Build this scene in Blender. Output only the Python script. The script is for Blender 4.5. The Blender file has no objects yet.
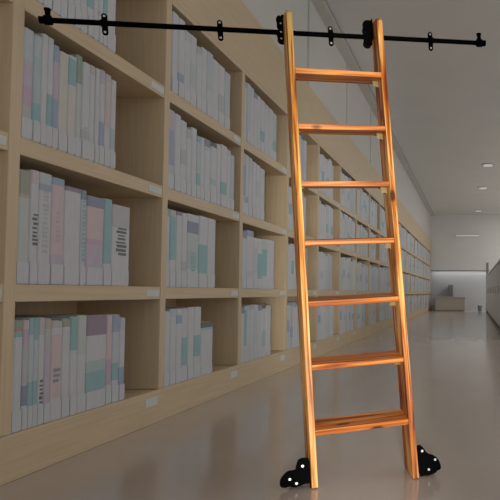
import bpy, bmesh, math, random
from mathutils import Vector, Matrix
C = bpy.context.scene.collection
rnd = random.Random(7)
F, TH, CXP, EYE = 600.0, 0.0435, 473.0, 0.6275
CYP = 293 - F*math.tan(TH)
XF = -1.535            # front plane of the bookcases

# ------------------------------------------------------------------ materials
def mat(name, col, rough=.6, metal=0.0, spec=.4, var=0.0, scale=(1,1,1), nscale=6.0, col2=None, bump=0.0, detail=6.0, lo=.35, hi=.65):
    m = bpy.data.materials.new(name); m.use_nodes = True
    nt = m.node_tree; b = nt.nodes['Principled BSDF']
    b.inputs['Base Color'].default_value = (*col, 1)
    b.inputs['Roughness'].default_value = rough
    b.inputs['Metallic'].default_value = metal
    b.inputs['Specular IOR Level'].default_value = spec
    if var or col2:
        tc = nt.nodes.new('ShaderNodeTexCoord'); mp = nt.nodes.new('ShaderNodeMapping')
        mp.inputs['Scale'].default_value = scale
        no = nt.nodes.new('ShaderNodeTexNoise'); no.inputs['Scale'].default_value = nscale
        no.inputs['Detail'].default_value = detail
        cr = nt.nodes.new('ShaderNodeValToRGB')
        c2 = col2 or tuple(c*(1-var) for c in col)
        cr.color_ramp.elements[0].color = (*c2, 1); cr.color_ramp.elements[0].position = lo
        cr.color_ramp.elements[1].color = (*col, 1); cr.color_ramp.elements[1].position = hi
        L = nt.links.new
        L(tc.outputs['Object'], mp.inputs['Vector']); L(mp.outputs['Vector'], no.inputs['Vector'])
        L(no.outputs['Fac'], cr.inputs['Fac']); L(cr.outputs['Color'], b.inputs['Base Color'])
        if bump:
            bp = nt.nodes.new('ShaderNodeBump'); bp.inputs['Strength'].default_value = bump
            bp.inputs['Distance'].default_value = .004
            L(no.outputs['Fac'], bp.inputs['Height']); L(bp.outputs['Normal'], b.inputs['Normal'])
    return m

def ladder_wood(name, scale, cols, seed):
    m = bpy.data.materials.new(name); m.use_nodes = True
    nt = m.node_tree; b = nt.nodes['Principled BSDF']; L = nt.links.new
    tc = nt.nodes.new('ShaderNodeTexCoord'); mp = nt.nodes.new('ShaderNodeMapping')
    mp.inputs['Scale'].default_value = scale; mp.inputs['Location'].default_value = (seed, seed*2.3, seed*.7)
    no = nt.nodes.new('ShaderNodeTexNoise'); no.inputs['Scale'].default_value = 9; no.inputs['Detail'].default_value = 5
    no.inputs['Distortion'].default_value = .6
    cr = nt.nodes.new('ShaderNodeValToRGB')
    e = cr.color_ramp.elements
    e[0].position = .36; e[0].color = (*cols[0], 1); e[1].position = .63; e[1].color = (*cols[2], 1)
    q = e.new(.5); q.color = (*cols[1], 1)
    L(tc.outputs['Object'], mp.inputs['Vector']); L(mp.outputs['Vector'], no.inputs['Vector'])
    L(no.outputs['Fac'], cr.inputs['Fac'])
    # knots: sparse dark ovals along the board
    mp2 = nt.nodes.new('ShaderNodeMapping'); mp2.inputs['Scale'].default_value = tuple(.45 if s < .5 else 1.0 for s in scale)
    mp2.inputs['Location'].default_value = (seed*.37, seed, seed*.11)
    vo = nt.nodes.new('ShaderNodeTexVoronoi'); vo.inputs['Scale'].default_value = 13
    cr2 = nt.nodes.new('ShaderNodeValToRGB')
    cr2.color_ramp.elements[0].position = .10; cr2.color_ramp.elements[0].color = (.10, .06, .04, 1)
    cr2.color_ramp.elements[1].position = .17; cr2.color_ramp.elements[1].color = (1, 1, 1, 1)
    mx = nt.nodes.new('ShaderNodeMix'); mx.data_type = 'RGBA'; mx.blend_type = 'MULTIPLY'; mx.inputs[0].default_value = .85
    L(tc.outputs['Object'], mp2.inputs['Vector']); L(mp2.outputs['Vector'], vo.inputs['Vector'])
    L(vo.outputs['Distance'], cr2.inputs['Fac'])
    L(cr.outputs['Color'], mx.inputs[6]); L(cr2.outputs['Color'], mx.inputs[7]); L(mx.outputs[2], b.inputs['Base Color'])
    b.inputs['Roughness'].default_value = .42; b.inputs['Specular IOR Level'].default_value = .22
    return m

M = {}
M['shelf'] = mat('shelf_wood', (.66, .515, .335), .5, var=.10, scale=(14, .6, 14), nscale=5)
M['post'] = mat('post_wood', (.66, .515, .335), .5, var=.10, scale=(14, 14, .6), nscale=5)
M['card'] = mat('label_card', (.64, .67, .65), .6, var=.05, nscale=20)
M['wall'] = mat('wall_paint', (.63, .61, .57), .8, var=.03, nscale=2)
M['ceil'] = mat('ceiling_paint', (.75, .745, .715), .85, var=.03, nscale=1.5)
M['white'] = mat('white_wall_paint', (.78, .78, .775), .8, var=.03, nscale=2)
M['groove'] = mat('panel_seam_paint', (.50, .48, .46), .8, var=.03, nscale=2)
M['floor'] = mat('polished_floor', (.53, .45, .39), .16, spec=.95, var=.07, scale=(1, .35, 1), nscale=3)
M['tan'] = mat('haze_paled_tan_laminate', (.50, .41, .34), .5, var=.08, scale=(.5, 6, 6), nscale=5)  # tan lightened and greyed to stand in for distance haze
M['dark'] = mat('dark_grey_metal', (.22, .22, .22), .5, var=.1, nscale=8)
M['cabinet'] = mat('haze_paled_cabinet', (.86, .86, .85), .6, var=.04, nscale=4)  # base colour paled to carry the haze of the far end
M['black'] = mat('black_powder_coat', (.002, .002, .0022), .7, spec=.03, var=.2, nscale=40)
M['rubber'] = mat('black_rubber', (.004, .004, .004), .8, spec=.08, var=.2, nscale=30)
M['steel'] = mat('bright_steel', (.62, .61, .60), .4, metal=.5, var=.05, nscale=30)
M['brass'] = mat('dull_brass', (.27, .19, .07), .5, metal=.25, var=.25, nscale=60)
LC = ((.26, .058, .008), (.70, .27, .045), (.96, .60, .19))
M['rail_a'] = ladder_wood('stained_pine_upright', (9, 3, .35), LC, 1.3)
M['rail_b'] = ladder_wood('stained_pine_upright_red', (9, 3, .35), ((.15, .022, .003), (.52, .15, .022), (.95, .55, .17)), 4.1)
M['tread'] = ladder_wood('stained_pine_tread', (.35, 6, 9), ((.27, .055, .008), (.54, .16, .028), (.76, .31, .07)), 2.2)
lamp = bpy.data.materials.new('downlight_glow'); lamp.use_nodes = True
_b = lamp.node_tree.nodes['Principled BSDF']; _b.inputs['Base Color'].default_value = (.5, .5, .5, 1)
_b.inputs['Emission Color'].default_value = (1, .98, .95, 1); _b.inputs['Emission Strength'].default_value = .8
M['lamp'] = lamp
BC = {  # cloth and paper colours of the books
 'white': (.204, .212, .226), 'grey': (.165, .168, .172), 'pale blue': (.165, .195, .215), 'blue': (.075, .125, .205),
 'dark blue': (.05, .07, .13), 'teal': (.050, .165, .180), 'pale teal': (.12, .19, .195), 'mint': (.175, .205, .190), 'lilac': (.185, .140, .205),
 'pink': (.235, .165, .175), 'mauve': (.200, .110, .180), 'purple': (.085, .040, .085), 'olive': (.105, .115, .065),
 'cream': (.225, .205, .180), 'green': (.065, .120, .075), 'red': (.200, .050, .055), 'tan': (.180, .140, .095), 'ink': (.045, .05, .055)}
for k, v in BC.items():
    c = [.05 + 2.6*q for q in v]; g = sum(c)/3
    c = [(q*.72 + g*.28)*.80 + .60*.20 for q in c] if k != 'ink' else (.16, .17, .18)
    M[k] = mat('book_' + k.replace(' ', '_'), tuple(c), .55, var=.06, scale=(8, 8, 2), nscale=8)

# ------------------------------------------------------------------ mesh helper
class MB:
    def __init__(s): s.bm = bmesh.new(); s.mats = []; s.cur = 0
    def use(s, m):
        if m not in s.mats: s.mats.append(m)
        s.cur = s.mats.index(m); return s
    def _tag(s, faces):
        for f in faces: f.material_index = s.cur
    def hexa(s, v):
        vs = [s.bm.verts.new(p) for p in v]
        s._tag([s.bm.faces.new([vs[i] for i in q]) for q in ((0,3,2,1),(4,5,6,7),(0,1,5,4),(1,2,6,5),(2,3,7,6),(3,0,4,7))])
        return s
    def box(s, x0, x1, y0, y1, z0, z1):
        return s.hexa([(x0,y0,z0),(x1,y0,z0),(x1,y1,z0),(x0,y1,z0),(x0,y0,z1),(x1,y0,z1),(x1,y1,z1),(x0,y1,z1)])
    def prism(s, poly, f, t0, t1):
        """poly: 2-D outline, f(a,b,t) -> 3-D point, extruded from t0 to t1"""
        A = [s.bm.verts.new(f(a, b, t0)) for a, b in poly]; B = [s.bm.verts.new(f(a, b, t1)) for a, b in poly]
        n = len(poly); fs = [s.bm.faces.new(A[::-1]), s.bm.faces.new(B)]
        fs += [s.bm.faces.new((A[i], A[(i+1) % n], B[(i+1) % n], B[i])) for i in range(n)]
        s._tag(fs); return s
    def tube(s, p0, p1, r0, r1=None, n=20):
        p0, p1 = Vector(p0), Vector(p1); r1 = r0 if r1 is None else r1
        d = (p1-p0).normalized(); u = d.orthogonal().normalized(); w = d.cross(u)
        cs = [(math.cos(2*math.pi*i/n), math.sin(2*math.pi*i/n)) for i in range(n)]
        A = [s.bm.verts.new(p0+(u*c+w*q)*r0) for c, q in cs]; B = [s.bm.verts.new(p1+(u*c+w*q)*r1) for c, q in cs]
        fs = [s.bm.faces.new(A[::-1]), s.bm.faces.new(B)]
        for i in range(n):
            f = s.bm.faces.new((A[i], A[(i+1) % n], B[(i+1) % n], B[i])); f.smooth = True; fs.append(f)
        s._tag(fs); return s
    def build(s, name, parent=None, bevel=0.0, loc=None):
        bmesh.ops.recalc_face_normals(s.bm, faces=s.bm.faces)
        if loc is not None: bmesh.ops.translate(s.bm, verts=s.bm.verts, vec=-Vector(loc))
        me = bpy.data.meshes.new(name); s.bm.to_mesh(me); s.bm.free()
        for m in s.mats: me.materials.append(m)
        o = bpy.data.objects.new(name, me); C.objects.link(o)
        if loc is not None: o.location = loc
        if parent: o.parent = parent
        if bevel:
            b = o.modifiers.new('edge_softening', 'BEVEL'); b.width = bevel; b.segments = 2; b.limit_method = 'ANGLE'; b.angle_limit = .6
        return o
def mb(m): return MB().use(M[m] if isinstance(m, str) else m)
def tag(o, label=None, cat=None, group=None, kind=None):
    if label: o['label'] = label
    if cat: o['category'] = cat
    if group: o['group'] = group
    if kind: o['kind'] = kind
    return o
def empty(name, loc, label, cat, group=None):
    o = bpy.data.objects.new(name, None); o.empty_display_size = .05; C.objects.link(o); o.location = loc
    return tag(o, label, cat, group)
ORD = ['first','second','third','fourth','fifth','sixth','seventh','eighth','ninth','tenth','eleventh','twelfth','thirteenth','fourteenth',
       'fifteenth','sixteenth','seventeenth','eighteenth','nineteenth','twentieth','twenty-first','twenty-second','twenty-third']

# ------------------------------------------------------------------ the room
YF = 22.0; HC = EYE + 2.85; Y0 = -1.2
tag(mb('floor').box(-2.1, 5, Y0, YF+.3, -.1, 0).build('floor'), kind='structure')
tag(mb('ceil').box(-2.1, 5, Y0, YF+.3, HC, HC+.1).build('ceiling'), kind='structure')
ZC = EYE + 1.94        # top of the cornice
tag(mb('wall').box(-2.1, XF-.02, Y0, YF+.3, ZC+.002, HC).build('wall_left'), kind='structure')
tag(mb('white').box(-2.1, XF-.44, Y0, YF, 0, ZC).build('wall_niche'), kind='structure')
tag(mb('white').box(XF-.44, 5, YF, YF+.3, 0, HC).build('wall_back'), kind='structure')
tag(mb('ceil').box(XF-.02, 5, YF-.22, YF, EYE+.83, HC).build('trim_1'), kind='structure')      # bulkhead over the far wall
tag(mb('wall').box(XF-.02, XF+.10, Y0, YF-.22, HC-.045, HC).build('trim_2'), kind='structure')  # crown strip along the left wall
tag(mb('groove').box(XF+.10, XF+.125, Y0, YF-.22, HC-.03, HC).build('trim_3'), kind='structure')
for i, y in enumerate((3.9, 5.56, 7.28, 9.0, 11.2)):
    tag(mb('groove').box(XF-.02, XF-.012, y-.02, y+.02, ZC+.002, HC-.045).build('trim_%d' % (4+i)), kind='structure')
# recessed lights in the ceiling
for i, (x, y, wh) in enumerate(((.33, 13.2, 'nearest of the row'), (.27, 16.1, 'middle of the row'), (.18, 20.6, 'farthest of the row'))):
    e = empty('ceiling_light', (x, y, HC), 'small round recessed ceiling light at right, '+wh, 'ceiling light', 'recessed ceiling lights')
    mb('white').tube((0, 0, -.02), (0, 0, 0), .15).build('trim_ring', e)
    mb('lamp').tube((0, 0, -.03), (0, 0, -.02), .11).build('diffuser', e)
e = empty('bulkhead_strip_light', (-.2, YF-.22, EYE+2.05), 'thin pale strip light on the bulkhead above the far wall', 'strip light')  # surface-mounted strip light, its diffuser facing the aisle
mb('white').box(-.45, .45, -.06, 0, 0, .05).build('housing', e)
mb('lamp').box(-.42, .42, -.07, -.06, .008, .042).build('diffuser', e)

# ------------------------------------------------------------------ bookcases
PITCH, PT, BD = .985, .05, .42
def post_y(n): return 2.017 + PITCH*n            # far side of the n-th post
SHELF_TOP = [1.03, .53, .03, -.47]               # relative to eye height
NB = 21
BAYN = {-1: 'cut off by the left edge', 0: 'first full bay from left', 1: 'second full bay from left', 2: 'third full bay from left'}
for n in range(-1, NB-1):
    y0, y1 = post_y(n), post_y(n+1)
    y0 = y0 if n > -1 else 1.0
    w = BAYN.get(n) or ORD[n]+' full bay from left'
    if n >= 3: w += ', behind ladder' if n < 8 else ', distant'
    b = empty('bookcase', (XF, y0, 0), 'light wooden bookcase with four shelves of books, '+w, 'bookcase', 'bookcases along the left wall')
    y0 += .0004; y1 -= .0004
    def part(nm, m, x0, x1, a0, a1, z0, z1, bev=.002):
        return mb(m).box(x0-XF, x1-XF, a0-y0, a1-y0, z0, z1).build(nm, b, bev)
    part('side_panel', 'post', XF-BD, XF, y1-PT, y1, .159, EYE+1.475)
    if n == -1: part('side_panel', 'post', XF-BD, XF, y0, y0+PT, .159, EYE+1.475)
    ya = y0 + (PT if n == -1 else 0)
    part('back_panel', 'post', XF-BD, XF-BD+.012, ya, y1-PT, .16, EYE+1.475, 0)
    for zt in SHELF_TOP[:3]:
        s = part('shelf', 'shelf', XF-BD+.012, XF-.003, ya, y1-PT, EYE+zt-.06, EYE+zt)
        mb('card').box(-.003, -.0005, y1-PT-.125-y0, y1-PT-.012-y0, EYE+zt-.046, EYE+zt-.016).build('shelf_label', s)
    part('shelf', 'shelf', XF-BD+.012, XF-.026, ya, y1-PT, .105, EYE-.47)
    part('base_rail', 'shelf', XF-BD, XF-.03, y0, y1, .06, .104)
    part('top_board', 'shelf', XF-BD, XF, y0, y1, EYE+1.475, EYE+1.505)
yA, yB = 1.0, post_y(NB-1)
o = mb('shelf').box(XF-BD, XF, yA, yB, EYE+1.5055, ZC).build('bookcase_cornice', None, .003, (XF, yA, EYE+1.505))
tag(o, 'long plain wooden cornice running above the whole row of bookcases', 'cornice')
o = mb('shelf').box(XF-.024, XF, yA, yB, .0, EYE-.47).build('bookcase_plinth', None, .003, (XF, yA, 0))
tag(o, 'long wooden plinth board under the row of bookcases along the floor', 'plinth')
for n in range(-1, NB-1):
    y1 = post_y(n+1)
    mb('card').box(0.0002, .0017, y1-.165-yA, y1-.06-yA, .088, .128).build('shelf_label', o)

# ------------------------------------------------------------------ books
ROWN = ['top shelf', 'upper middle shelf', 'lower middle shelf', 'bottom shelf']
def px2y(x, zrel):                                # pixel column on the bookcase front -> distance along the aisle
    return F*-XF/(CXP-x) - zrel*TH
BD_BOOK = .29
def book(y0, y1, zb, h, bands, label, group, detail, lab=True, text=None, xo=0.0):
    """bands: [(fraction_top, colour), ...] from the top of the spine downwards; the last reaches the foot"""
    w = y1 - y0; x = XF - .004 - xo
    o = MB(); cuts = [1.0]
    r = min(.008, w*.22)
    prof = [(-BD_BOOK, 0), (-r, 0), (-r*.3, r*.45), (0, r*1.1), (0, w-r*1.1), (-r*.3, w-r*.45), (-r, w), (-BD_BOOK, w)]
    zt = 1.0
    zs = [zt]
    for f, c in bands[:-1]: zs.append(f)
    zs.append(0.0)
    for k, (f, c) in enumerate(bands):
        o.use(M[c]); o.prism(prof, lambda a, b, t: (a, b-w/2, t), zs[k+1]*h, zs[k]*h)
    bmesh.ops.remove_doubles(o.bm, verts=o.bm.verts, dist=1e-5)
    dup = {}
    for fc in o.bm.faces: dup.setdefault(tuple(sorted(v.index for v in fc.verts)), []).append(fc)
    ob = o.build('book', None, 0, None); ob.location = (x, (y0+y1)/2, zb+.0012)
    tag(ob, label, 'book', group)
    if detail:
        if lab: mb('white').box(-.001, .0012, -w*.46, w*.46, .004, .19*h).build('call_number_label', ob)
        # pages seen at the head, sunk between the boards
        mb('cream').box(-BD_BOOK+.012, -.012, -w*.38, w*.38, h, h+.0015).build('page_block', ob)
        if text:
            t = mb(text[0]); rr = random.Random(int(y0*1e4))
            z = text[2]*h
            while z < text[1]*h:
                hh = rr.uniform(.006, .013); a = rr.uniform(.15, .30); c = rr.uniform(.15, .30)
                t.box(0, .0012, -w*a*text[3], w*c*text[3], z, z+hh); z += hh + rr.uniform(.004, .009)
            t.build('spine_title', ob)
    return ob

def describe(bands):
    big = {}
    top = 1.0
    for f, c in bands:
        big[c] = big.get(c, 0) + top - f; top = f
    s = sorted(big.items(), key=lambda q: -q[1])
    if len(s) == 1 or s[1][1] < .05: return s[0][0]+' book'
    return s[0][0]+' book with '+s[1][0]+' band'
W, G, PB, B, DB, T, PT_, MI, LI, PK, MV, PU, OL, CR, GR, RD, TN, IK = ('white','grey','pale blue','blue','dark blue','teal','pale teal','mint','lilac',
   'pink','mauve','purple','olive','cream','green','red','tan','ink')
# (left px, right px, height, bands from the top, title)   nearest bay, read off row by row
tx = lambda c, hi, lo, s=1.0: (c, hi, lo, s)
SPEC = {
 (0,0): [(25.5,36,.41,[(0,W)],None),(36,46,.40,[(.5,PB),(0,W)],None),(46,55,.41,[(.4,B),(0,W)],None),(55,63,.41,[(0,W)],None),(63,70,.40,[(.4,T),(0,W)],None),
         (70,77,.41,[(.35,PB),(0,W)],None),(77,83,.41,[(.33,T),(0,W)],None),(83,90,.41,[(.28,PB),(0,W)],None),(90,96,.41,[(.28,T),(0,W)],None),(96,101,.41,[(.28,W),(0,W)],None),
         (101,105,.40,[(.34,W),(.28,LI),(0,W)],None),(105,109,.41,[(.3,T),(0,W)],None),(109,118,.41,[(0,W)],None)],
 (0,1): [(22,35.5,.385,[(.72,PB),(.66,G),(.48,LI),(.30,MV),(0,G)],None),(35.5,43,.38,[(.80,PB),(.52,PT_),(.36,PT_),(.20,T),(0,W)],None),(43,49,.40,[(0,W)],None),
         (49,55,.40,[(.48,W),(.18,T),(0,W)],None),(55,61,.385,[(.84,B),(.48,LI),(.20,B),(0,W)],None),(61,70,.375,[(0,CR)],None),(70,78,.38,[(.97,W),(.70,T),(.22,CR),(0,W)],None),
         (78,84,.40,[(.72,GR),(0,MI)],None),(84,91,.385,[(.3,W),(.2,G),(0,W)],tx('grey',.34,.22)),(91,97,.39,[(.90,G),(0,W)],None),(97,101,.39,[(0,W)],None),
         (101,106,.395,[(.85,LI),(.45,W),(.20,B),(0,W)],None),(106,112,.39,[(.92,G),(.62,PK),(.42,PK),(0,W)],None),(112,117.5,.38,[(.45,W),(.22,PT_),(0,W)],None)],
 (0,2): [(17,32,.39,[(.79,OL),(.76,TN),(0,MI)],None),(32,40,.40,[(.88,PK),(.70,W),(0,W)],tx('ink',.60,.34,1.3)),(40,53,.40,[(.90,PB),(.84,B),(0,W)],tx('grey',.82,.28,.8)),
         (53,66,.395,[(.93,B),(.80,PK),(.74,PK),(.28,PK),(0,LI)],tx('lilac',.7,.4,.6)),(66,82,.375,[(.955,PU),(0,W)],None),(82,88,.375,[(.9,DB),(.22,PB),(0,W)],tx('teal',.88,.25,1.0)),
         (88,105,.36,[(.88,DB),(.52,PK),(.46,MV),(.20,LI),(0,W)],None),(105,113,.365,[(.25,T),(0,W)],None),(113,131,.35,[(.72,G),(0,W)],tx('ink',.72,.38,1.0))],
 (0,3): [(13,24.5,.375,[(.93,GR),(.90,RD),(.85,T),(0,W)],None),(24.5,30,.375,[(.92,PK),(.78,MV),(.4,G),(.22,DB),(0,W)],None),(30,35,.38,[(.85,T),(.42,PB),(.20,T),(0,W)],None),
         (35,40,.38,[(.80,T),(.42,PB),(.2,T),(0,W)],None),(40,46,.38,[(.84,G),(0,W)],tx('ink',.42,.2,1.2)),(46,52.5,.375,[(.9,TN),(.7,G),(0,LI)],None),
         (52.5,64,.365,[(.93,G),(.86,W),(.22,PK),(0,W)],tx('dark blue',.52,.38,1.1)),(64,72,.37,[(.92,OL),(0,W)],None),(72,79,.375,[(.66,T),(0,W)],None),(79,88,.38,[(.6,MI),(0,W)],None),
         (88,108,.375,[(.79,PU),(.52,W),(.40,PT_),(.18,T),(0,W)],None),(108,114,.375,[(.86,PK),(.5,PK),(.22,MV),(0,W)],None),(114,121,.375,[(.8,B),(.45,PB),(.25,T),(0,W)],None),
         (121,126.5,.36,[(.85,PB),(.4,W),(.18,B),(0,W)],None)],
 (1,0): [(174,180,.42,[(0,W)],None),(180,186,.415,[(.3,W),(.12,B),(0,W)],None),(186,192,.38,[(.85,PB),(0,W)],None),(192,198,.385,[(.6,W),(.25,PB),(0,W)],None),(198,203,.35,[(.9,G),(0,W)],None),
         (203,208,.37,[(0,W)],None),(208,214,.375,[(.4,PB),(0,W)],None),(214,220,.36,[(0,W)],None),(220,226,.36,[(.5,W),(.2,G),(0,W)],None),(226,231.5,.35,[(0,PB)],None)],
 (1,1): [(169.5,176,.405,[(.75,LI),(.3,B),(0,PB)],None),(176,182,.40,[(0,W)],None),(182,188,.385,[(.6,W),(.4,G),(0,W)],None),(188,193,.36,[(.85,G),(0,W)],None),(193,198,.38,[(0,W)],None),
         (198,202,.35,[(.9,T),(.4,PB),(.2,T),(0,W)],None),(202,206,.355,[(0,W)],None),(206,212,.36,[(.88,DB),(.82,PB),(0,W)],None),(212,218,.36,[(.93,IK),(.4,W),(.3,PT_),(0,W)],None),
         (218,222,.37,[(0,W)],None),(222,228,.38,[(.4,W),(.2,T),(0,W)],None),(228,232,.37,[(.9,PK),(0,W)],None),(232,235.5,.35,[(0,PB)],None)],
 (1,2): [(166,171.5,.395,[(.9,T),(.7,W),(.3,PB),(0,W)],None),(171.5,177.5,.395,[(.92,G),(.35,T),(0,W)],None),(177.5,183,.395,[(.95,PU),(0,W)],None),(183,188.5,.395,[(.35,W),(.22,G),(0,W)],None),
         (188.5,200,.40,[(.9,W),(.74,DB),(.5,PB),(.25,PT_),(0,W)],tx('teal',.45,.22,.7)),(200,208.5,.405,[(.6,W),(.2,T),(0,W)],None),(208.5,216.5,.405,[(0,W)],None)],
 (1,3): [(165,171,.375,[(0,W)],None),(171,177,.385,[(.9,PB),(0,W)],None),(177,183,.385,[(.92,W),(.8,B),(0,W)],None),(183,189,.385,[(.6,W),(.22,T),(0,W)],None),(189,195,.39,[(0,W)],None),
         (195,202,.39,[(.6,W),(.3,T),(0,W)],None),(202,214,.30,[(.90,IK),(.85,PT_),(0,W)],None)],
 (2,0): [(244.5,248,.40,[(.9,T),(0,W)],None),(248,251.5,.405,[(0,PB)],None),(251.5,255,.40,[(.85,PB),(0,W)],None),(255,258.5,.385,[(.9,DB),(0,W)],None),(258.5,262,.385,[(0,W)],None),
         (262,266,.38,[(.4,W),(.2,T),(0,W)],None),(266,270,.375,[(.92,PK),(0,W)],None),(270,274,.37,[(0,W)],None),(274,277.5,.36,[(.4,PB),(.15,T),(0,W)],None)],
 (2,1): [(243.6,247,.41,[(.8,LI),(.3,B),(0,PB)],None),(247,250,.41,[(.3,W),(.2,T),(0,W)],None),(250,253.5,.405,[(.7,PB),(0,W)],None),(253.5,257,.39,[(0,W)],None),
         (257,261,.385,[(.7,W),(.4,PB),(0,W)],None),(261,265.5,.375,[(0,W)],None)],
 (2,2): [(243,247.5,.385,[(.88,DB),(.6,W),(0,W)],None),(247.5,254.5,.40,[(.90,B),(.3,W),(0,PB)],None),(254.5,259,.36,[(.8,W),(.3,PB),(0,W)],None),(259,263,.36,[(.7,W),(.2,T),(0,W)],None),
         (263,268,.365,[(.8,MI),(.25,T),(0,W)],None),(268,275,.37,[(0,W)],None)],
 (2,3): [(241.5,245.5,.37,[(.9,DB),(0,W)],None),(245.5,248,.375,[(.95,W),(.3,T),(0,W)],None),(248,251,.38,[(.9,PB),(0,W)],None),(251,255,.385,[(.92,G),(0,W)],None),(255,259,.385,[(.85,W),(.3,PB),(0,W)],None),
         (259,263,.38,[(.9,DB),(0,W)],None),(263,267,.385,[(.92,IK),(.5,W),(.2,PT_),(0,W)],None),(267,271.5,.375,[(0,W)],None)],
}
count = 0
def rows(n): return [(n, r) for r in range(4)]
for n in range(3):
    for key in rows(n):
        zrel = SHELF_TOP[key[1]]
        for i, (xa, xb, h, bands, text) in enumerate(SPEC[key]):
            zm = zrel + .12
            ya, yb = px2y(xa, zm), px2y(xb, zm)
            lo = post_y(n) + .006
            ya, yb = max(ya, lo), max(yb, lo+.01)
            h = min(h, .43)
            book(ya+.0006, yb-.0006, EYE+zrel, h, bands,
                 '%s, %s from left on %s, %s' % (describe(bands), ORD[i], ROWN[key[1]], ('first full bay', 'second bay', 'third bay')[n]),
                 'books on the %s of the %s bookcase' % (ROWN[key[1]], ('first full', 'second', 'third')[n]), True, True, text, rnd.uniform(0, .004))
            count += 1
PICK = [W]*9 + [PB]*4 + [G]*2 + [MI]
def random_bands(r):
    base = r.choice(PICK); q = r.random()
    if q < .40: return [(0, base)]
    if q < .65: return [(r.uniform(.88, .94), r.choice([T, B, G, PB, PK, IK])), (0, base)]
    a = r.uniform(.4, .7); return [(a, base), (a-r.uniform(.15, .3), r.choice([T, PB, PT_, B])), (0, base)]
stuff = MB()
for n in range(3, NB-1):
    for row in range(4):
        r = random.Random(n*17+row*5+3)
        y0 = post_y(n)+.006; fill = {3: .60, 4: .70}.get(n, r.choice((.62, .7, .93, .9)) if n < 8 else .97); end = y0 + fill*(PITCH-PT); i = 0
        base_h = r.uniform(.36, .40) if n < 8 else .405
        while y0 < end - .05:
            w = min(r.uniform(.075, .12), post_y(n+1)-PT-.004-y0); h = min(.42, base_h + r.uniform(-.025, .025)); bands = random_bands(r)
            if n <= 7:
                book(y0+.001, y0+w-.001, EYE+SHELF_TOP[row], h, bands,
                     '%s, %s from left on %s, %s bay' % (describe(bands), ORD[i], ROWN[row], ORD[n]),
                     'books on the %s of the %s bookcase' % (ROWN[row], ORD[n]), False)
                count += 1
            else:
                zb = EYE+SHELF_TOP[row]+.0012; zz = h
                for f, c in bands:
                    stuff.use(M[c]); stuff.box(XF-.004-BD_BOOK, XF-.004-r.uniform(0, .006), y0+.001, y0+w-.001, zb+f*h, zb+zz); zz = f*h
            y0 += w; i += 1
o = stuff.build('distant_books', None, 0, (XF-.1, post_y(8), EYE))
tag(o, 'rows of pale books on the shelves of the farthest bookcases', 'books', None, 'stuff')
print('individual books:', count)

# ------------------------------------------------------------------ far end of the aisle
e = empty('reception_desk', (-.80, YF-1.2, 0), 'low tan wooden desk standing across the far end of the aisle', 'desk')
mb('tan').box(-.50, .50, -.02, .0, .03, .46).build('front_panel', e, .004)
for s in (-1, 1): mb('tan').box(s*.5-.02, s*.5+.02, 0, .55, 0, .46).build('end_panel', e, .004)
mb('tan').box(-.55, .55, -.05, .58, .46, .495).build('desktop', e, .006)
mb('dark').box(-.48, .48, -.005, .02, 0, .03).build('kickplate', e)
e = empty('narrow_cabinet', (-.80, YF-.30, 0), 'dark narrow upright cabinet against the far wall behind the desk', 'cabinet')
mb('dark').box(-.08, .08, -.25, .25, .02, .92).build('body', e, .006)
mb('dark').box(-.07, .07, -.262, -.25, .05, .90).build('door', e, .003)
mb('dark').box(-.09, .09, -.26, .26, 0, .02).build('base', e)
e = empty('waste_bin', (.24, YF-.9, 0), 'small dark waste bin on the floor near the far wall', 'bin')
mb('dark').tube((0, 0, 0), (0, 0, .17), .06, .085).build('body', e)
mb('dark').tube((0, 0, .17), (0, 0, .185), .09, .09).build('rim', e)
e = empty('wooden_stool', (-1.415, YF-.75, 0), 'small brown block stool on the floor beside the last bookcase', 'stool')
mb('tan').box(-.09, .09, -.11, .11, .17, .20).build('seat', e, .01)
for a in (-1, 1): mb('tan').box(a*.065-.02, a*.065+.02, -.1, .1, 0, .17).build('leg', e, .004)
e = empty('low_cabinet', (.45, 8.0, 0), 'long pale low cabinet along the right edge of the aisle', 'cabinet')
mb('cabinet').box(0, .4, 0, 11.6, .06, 1.14).build('body', e, .004)
mb('cabinet').box(-.02, .42, -.02, 11.6, 1.14, 1.18).build('top_board', e, .006)
mb('dark').box(.03, .4, .02, 11.6, 0, .06).build('kickplate', e)
mb('dark').box(-.02, .06, 11.6, 11.72, 0, 1.62).build('end_post', e, .006)
for k in range(10):
    d = mb('cabinet').box(-.014, 0, .1+k*1.15, 1.2+k*1.15, .10, 1.10).build('door', e, .004)
    mb('groove').box(-.026, -.014, 1.06+k*1.15, 1.08+k*1.15, .62, .76).build('handle', d)

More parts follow.
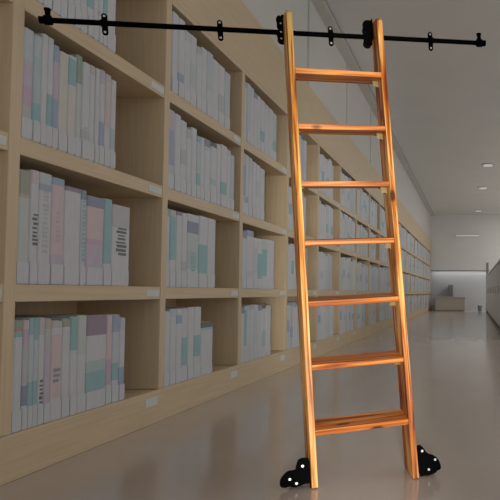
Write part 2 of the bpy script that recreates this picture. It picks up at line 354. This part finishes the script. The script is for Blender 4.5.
# ------------------------------------------------------------------ the ladder
RZ, RX, RY = .3074, -.1384, -.0586
TL = Vector((-.3479, 1.9991, .001)); LW, DS, TS, P0, PI_, LL = .3495, .1388, .0202, .1893, .2120, 1.6836
MR = Matrix.Rotation(RZ, 3, 'Z') @ Matrix.Rotation(RX, 3, 'X') @ Matrix.Rotation(RY, 3, 'Y')
lad = empty('library_ladder', TL, 'orange-stained wooden rolling library ladder with seven steps, leaning on the black rail', 'ladder')
lad.rotation_euler = MR.to_euler()
h = LW/2
def zfloor(x, y): # local z where the point (x, y, z) meets the floor
    r = MR[2]; return -(TL.z + r[0]*x + r[1]*y)/r[2]
rails = []
for s in (-1, 1):
    xa, xb = (-h, -h+TS) if s < 0 else (h-TS, h)
    o = mb('rail_a' if s < 0 else 'rail_b')
    top = LL + .002; tb = .045
    zb0 = max(zfloor(xa-.01, 0), zfloor(xb, 0)) + .002; zb1 = max(zfloor(xa-.01, DS), zfloor(xb, DS)) + .002
    prof = [(0, zb0), (DS, zb1), (DS, top+tb-.012), (DS-.014, top+tb-.002), (.018, top+.006), (0, top-.012)]
    splay = -.075 if s < 0 else -.01
    o.prism(prof, lambda a, b, t: (t + splay*a, a, b), xa, xb)
    rails.append(o.build('side_rail', lad, .0022))
steps = []
TILT = .125 + .138   # steps turned to lie near level when the ladder leans
for i in range(7):
    z = P0 + PI_*i
    c, sn = math.cos(.138+.125), math.sin(.138+.125)
    # local frame of the step: front top edge at (y=.004, z), going back along (c, sn)
    dep = .122; th = .019
    f = lambda a, b, t: (t, .004 + a*c - b*sn, z + a*sn*0.93 + b*c)
    o = mb('tread').prism([(0, 0), (0, -th+.002), (.002, -th), (dep, -th), (dep, 0)], f, -h+TS, h-TS)
    st = o.build('step', lad, .002)
    steps.append(st)
    for s in (-1, 1):      # little metal corner bracket under each end
        xe = s*(h-TS)
        b = MB().use(M['brass'])
        for (u0, u1, q0, q1, a0_, a1_) in ((0, .0035, -.043, -.0195, .060, .100), (0, .025, -.0225, -.0195, .060, .100), (0, .022, -.040, -.0195, .062, .065)):
            if s < 0 and a1_ < .07: continue
            x0, x1 = sorted((xe - s*u0*(1 if s > 0 else .4), xe - s*u1*(1 if s > 0 else .4)))
            b.hexa([f(a, q, x) for q in (q0, q1) for x, a in ((x0, a0_), (x1, a0_), (x1, a1_), (x0, a1_))])
        b.build('corner_bracket', st)
    for s in (-1, 1):      # pairs of screw heads on the outside of each rail
        for yy in (.03, .085):
            zz = z + yy*sn*.93 - .010
            mb('steel').tube((s*h, yy, zz), (s*(h+.0022), yy, zz), .0038, .003, 12).build('screw', rails[(s+1)//2])

# black lobed foot brackets with wheels, one outside each rail
def px_outline(pts, ox, oy, x0, sc):
    return [((a-ox)/(sc*(1.18 if x0 < 0 else 1.0)) + x0, (oy-b)/sc) for a, b in pts]
def round_poly(p, it=2):
    for _ in range(it):
        q = []
        for i in range(len(p)):
            a, b = p[i], p[(i+1) % len(p)]
            q += [(a[0]*.75+b[0]*.25, a[1]*.75+b[1]*.25), (a[0]*.25+b[0]*.75, a[1]*.25+b[1]*.75)]
        p = q
    return p
LP = [(314,489.8),(314,458),(308,456.5),(301,457),(298,462.5),(296.5,468.5),(293,466.5),(287,467.5),(281.5,472),(279,479),(279.5,489),(284.5,491.5),(290,490),(295,492.6),(301,492),(306,489.5)]
LB = [(305.2,464.4),(290.4,478),(297.6,486.6)]
RP = [(418.5,479),(417,449),(421,447.5),(424.5,451),(428,457.5),(434.5,459.5),(439,464.5),(441,471),(440.5,475.5),(434.5,475.5),(428.5,479.5),(422,478.6)]
RB = [(423,454.2),(435.4,464.4),(428.2,473.2)]
for s, P, Bl, ox, oy, sc in ((-1, LP, LB, 314, 489.8, 305.), (1, RP, RB, 417, 476.5, 290.)):
    x0 = s*h
    pl = px_outline(P, ox, oy, x0, sc)
    bl = px_outline(Bl, ox, oy, x0, sc)
    yp = .016
    # slide the outline so that its lowest point stays clear of the floor
    lift = max(zfloor(a, yp) - b for a, b in pl) + .003
    up = lambda v: [(a, b + lift*max(0, 1-b/.06)) for a, b in v]
    pl, bl = up(pl), up(bl)
    o = mb('black').prism(round_poly(pl, 2), lambda a, b, t: (a, t, b), yp, yp+.006)
    o.prism(round_poly([(x0+(a-x0)*.7, b*.7+.004) for a, b in pl], 1), lambda a, b, t: (a, t, b), yp+.034, yp+.039)
    xs = sorted((x0, x0+s*.004)); o.box(xs[0], xs[1], yp, yp+.039, .012, .085)
    fb = tag(o.build('foot_bracket', lad), 'black lobed foot bracket')
    cx, cr = x0 + s*.050, .026
    cz = max(zfloor(cx, yp+.014), zfloor(cx, yp+.031)) + cr + .0012
    mb('rubber').tube((cx, yp+.009, cz), (cx, yp+.031, cz), cr, cr, 32).build('wheel', fb)
    for a, b in bl:
        mb('steel').tube((a, yp, b), (a, yp-.003, b), .0048, .004, 12).build('bolt', fb)

# black roller hooks at the top, gripping the rail behind the uprights
def to_local(p): return MR.transposed() @ (p - TL)
def ray(px, py):
    d = Vector(((px-CXP)/F, 1, (CYP-py)/F))
    c, s = math.cos(TH), math.sin(TH)
    return Vector((d.x, c*d.y - s*d.z, s*d.y + c*d.z))
CAM = Vector((0, 0, EYE))
YT = DS + .026
a0 = TL + MR @ Vector((0, YT, LL-.03)); dx = MR @ Vector((1, 0, 0)); nrm = Vector((-dx.y, dx.x, 0)).normalized()
def on_track(px, py):
    r = ray(px, py); return CAM + r*((a0-CAM).dot(nrm)/r.dot(nrm))
A, Bp = on_track(44, 20.0), on_track(482, 43.2)
tdir = (Bp-A).normalized()
print('track', A, Bp)
for s in (-1, 1):
    xl = (-h if s < 0 else h-TS)          # left side of this upright
    # find local height of the rail there
    la, lb = to_local(A), to_local(Bp); k = (xl-.016-la.x)/(lb.x-la.x); pc = la.lerp(lb, k)
    yp = DS-.012; rr = .0225; off = .030
    pts = []
    for sg in (-1, 1):
        pass
    def arc(cz, a0_, a1_, n=12): return [(-.013+rr*math.cos(math.radians(a0_+(a1_-a0_)*i/n)), cz+.003+rr*math.sin(math.radians(a0_+(a1_-a0_)*i/n))) for i in range(n+1)]
    poly = [(0, off+rr+.003)] + arc(off, 90, 245) + arc(-off, 115, 270) + [(0, -off-rr+.003)]
    o = mb('black').prism(poly, lambda a, b, t: (xl+a, t, pc.z+b), yp, yp+.006)
    xs = (xl-.004, xl-.0002); o.box(xs[0], xs[1], yp-.03, yp, pc.z-off-.010, pc.z+off+.014)
    for sg in (-1, 1): o.box(xs[0], xs[1], yp+.006, pc.y+.012, *sorted((pc.z+sg*.015, pc.z+sg*off)))
    hk = o.build('roller_hook', lad)
    for sg in (-1, 1):
        cz = pc.z + sg*.0285
        mb('rubber').tube((xl-.016, pc.y-.010, cz), (xl-.016, pc.y+.010, cz), .0168, .0168, 24).build('roller', hk)
    if s < 0:
        for bz in (.052, .018, -.018, -.045):
            mb('steel').tube((xl-.019, yp, pc.z+bz), (xl-.019, yp-.003, pc.z+bz), .0036, .003, 12).build('bolt', hk)

# ------------------------------------------------------------------ black rail
trk = empty('ladder_rail', (A+Bp)/2, 'long black metal rail running behind the ladder top, with mounting brackets', 'ladder rail')
X = tdir; Z = (Vector((0, 0, 1)) - X*X.z).normalized(); Yv = Z.cross(X)
trk.rotation_euler = Matrix((X, Yv, Z)).transposed().to_euler()
half = (Bp-A).length/2
mb('black').tube((-half, 0, 0), (half, 0, 0), .0095, .0095, 20).build('rail_tube', trk)
def t_of(px):
    lo, hi = -half, half
    for _ in range(50):
        m = (lo+hi)/2; p = (A+Bp)/2 + X*m - CAM
        zc = p.y*math.cos(TH)+p.z*math.sin(TH)
        if CXP + F*p.x/zc < px: lo = m
        else: hi = m
    return (lo+hi)/2
for px in (104, 220, 331, 431):
    t = t_of(px); pl = []
    for k in range(17): pl.append((.0095*math.cos(math.pi*k/16), .030+.0095*math.sin(math.pi*k/16)))
    for k in range(17): pl.append((-.0095*math.cos(math.pi*k/16), -.030-.0095*math.sin(math.pi*k/16)))
    o = mb('black').prism(pl, lambda a, b, q: (t+a, q, b), .008, .013)
    o.tube((t-.010, 0, 0), (t+.010, 0, 0), .0125)
    br = o.build('mounting_bracket', trk)
    for sg in (-1, 1):
        mb('steel').tube((t, .008, sg*.029), (t, .005, sg*.029), .0045, .0036, 12).build('bolt', br)
for s in (-1, 1):
    t = s*half; i = t - s*.012
    o = mb('black').tube((i-.011, 0, 0), (i+.011, 0, 0), .0165)
    o.tube((i, 0, .010), (i, 0, .034), .0085).tube((i, 0, .034), (i, 0, .041), .0105)
    o.tube((i, 0, 0), (t+s*.014, 0, 0), .0125)
    o.build('end_stop', trk)

# ------------------------------------------------------------------ light
wd = bpy.data.worlds.new('World'); bpy.context.scene.world = wd; wd.use_nodes = True
bg = wd.node_tree.nodes['Background']; bg.inputs['Color'].default_value = (.98, .99, 1.0, 1); bg.inputs['Strength'].default_value = 1.78
FILL_POWER = (12, 25, 75, 130, 75)
def area(name, loc, target, sx, sy, power, col):
    l = bpy.data.lights.new(name, 'AREA'); l.shape = 'RECTANGLE'; l.size = sx; l.size_y = sy; l.energy = power; l.color = col
    o = bpy.data.objects.new(name, l); C.objects.link(o); o.location = loc
    o.rotation_euler = (Vector(target)-Vector(loc)).to_track_quat('-Z', 'Y').to_euler(); return o
sl = bpy.data.lights.new('added_ladder_spot', 'SPOT'); sl.energy = 1150; sl.color = (1.0, .96, .90); sl.spot_size = math.radians(40); sl.spot_blend = .5; sl.shadow_soft_size = .12  # added spot behind the camera, there to brighten the ladder
so = bpy.data.objects.new('added_ladder_spot', sl); C.objects.link(so); so.location = (.30, -1.0, .55)
so.rotation_euler = (Vector((-.35, 2.0, .70))-so.location).to_track_quat('-Z', 'Y').to_euler(); so.scale = (.36, 1, 1)

for i, y in enumerate((2.6, 7.5, 12.5, 16.5, 20.0)):
    area('added_aisle_light', (2.4, y, HC-.06), (2.2, y, 0), .5, 1.6, FILL_POWER[i], (1, .97, .93))  # added out-of-view lights that brighten the aisle towards its far end

area('added_far_wall_light', (-.3, YF-.12, EYE+.82), (-.3, YF-.3, 0), 2.4, .12, 7, (1, .99, .98))  # added under the bulkhead to brighten the far wall, no fixture modelled

# ------------------------------------------------------------------ camera
cd = bpy.data.cameras.new('camera'); cam = bpy.data.objects.new('camera', cd); C.objects.link(cam)
cam.location = CAM; cam.rotation_euler = (math.pi/2 + TH, 0, 0)
cd.sensor_width = 36; cd.lens = 36*F/500; cd.shift_x = -(CXP-250)/500; cd.shift_y = (CYP-250)/500
cd.clip_start = .05
sc = bpy.context.scene; sc.camera = cam
sc.view_settings.view_transform = 'Standard'; sc.view_settings.look = 'None'
sc.view_settings.exposure = -1.4; sc.view_settings.gamma = 1; sc.view_settings.use_curve_mapping = False
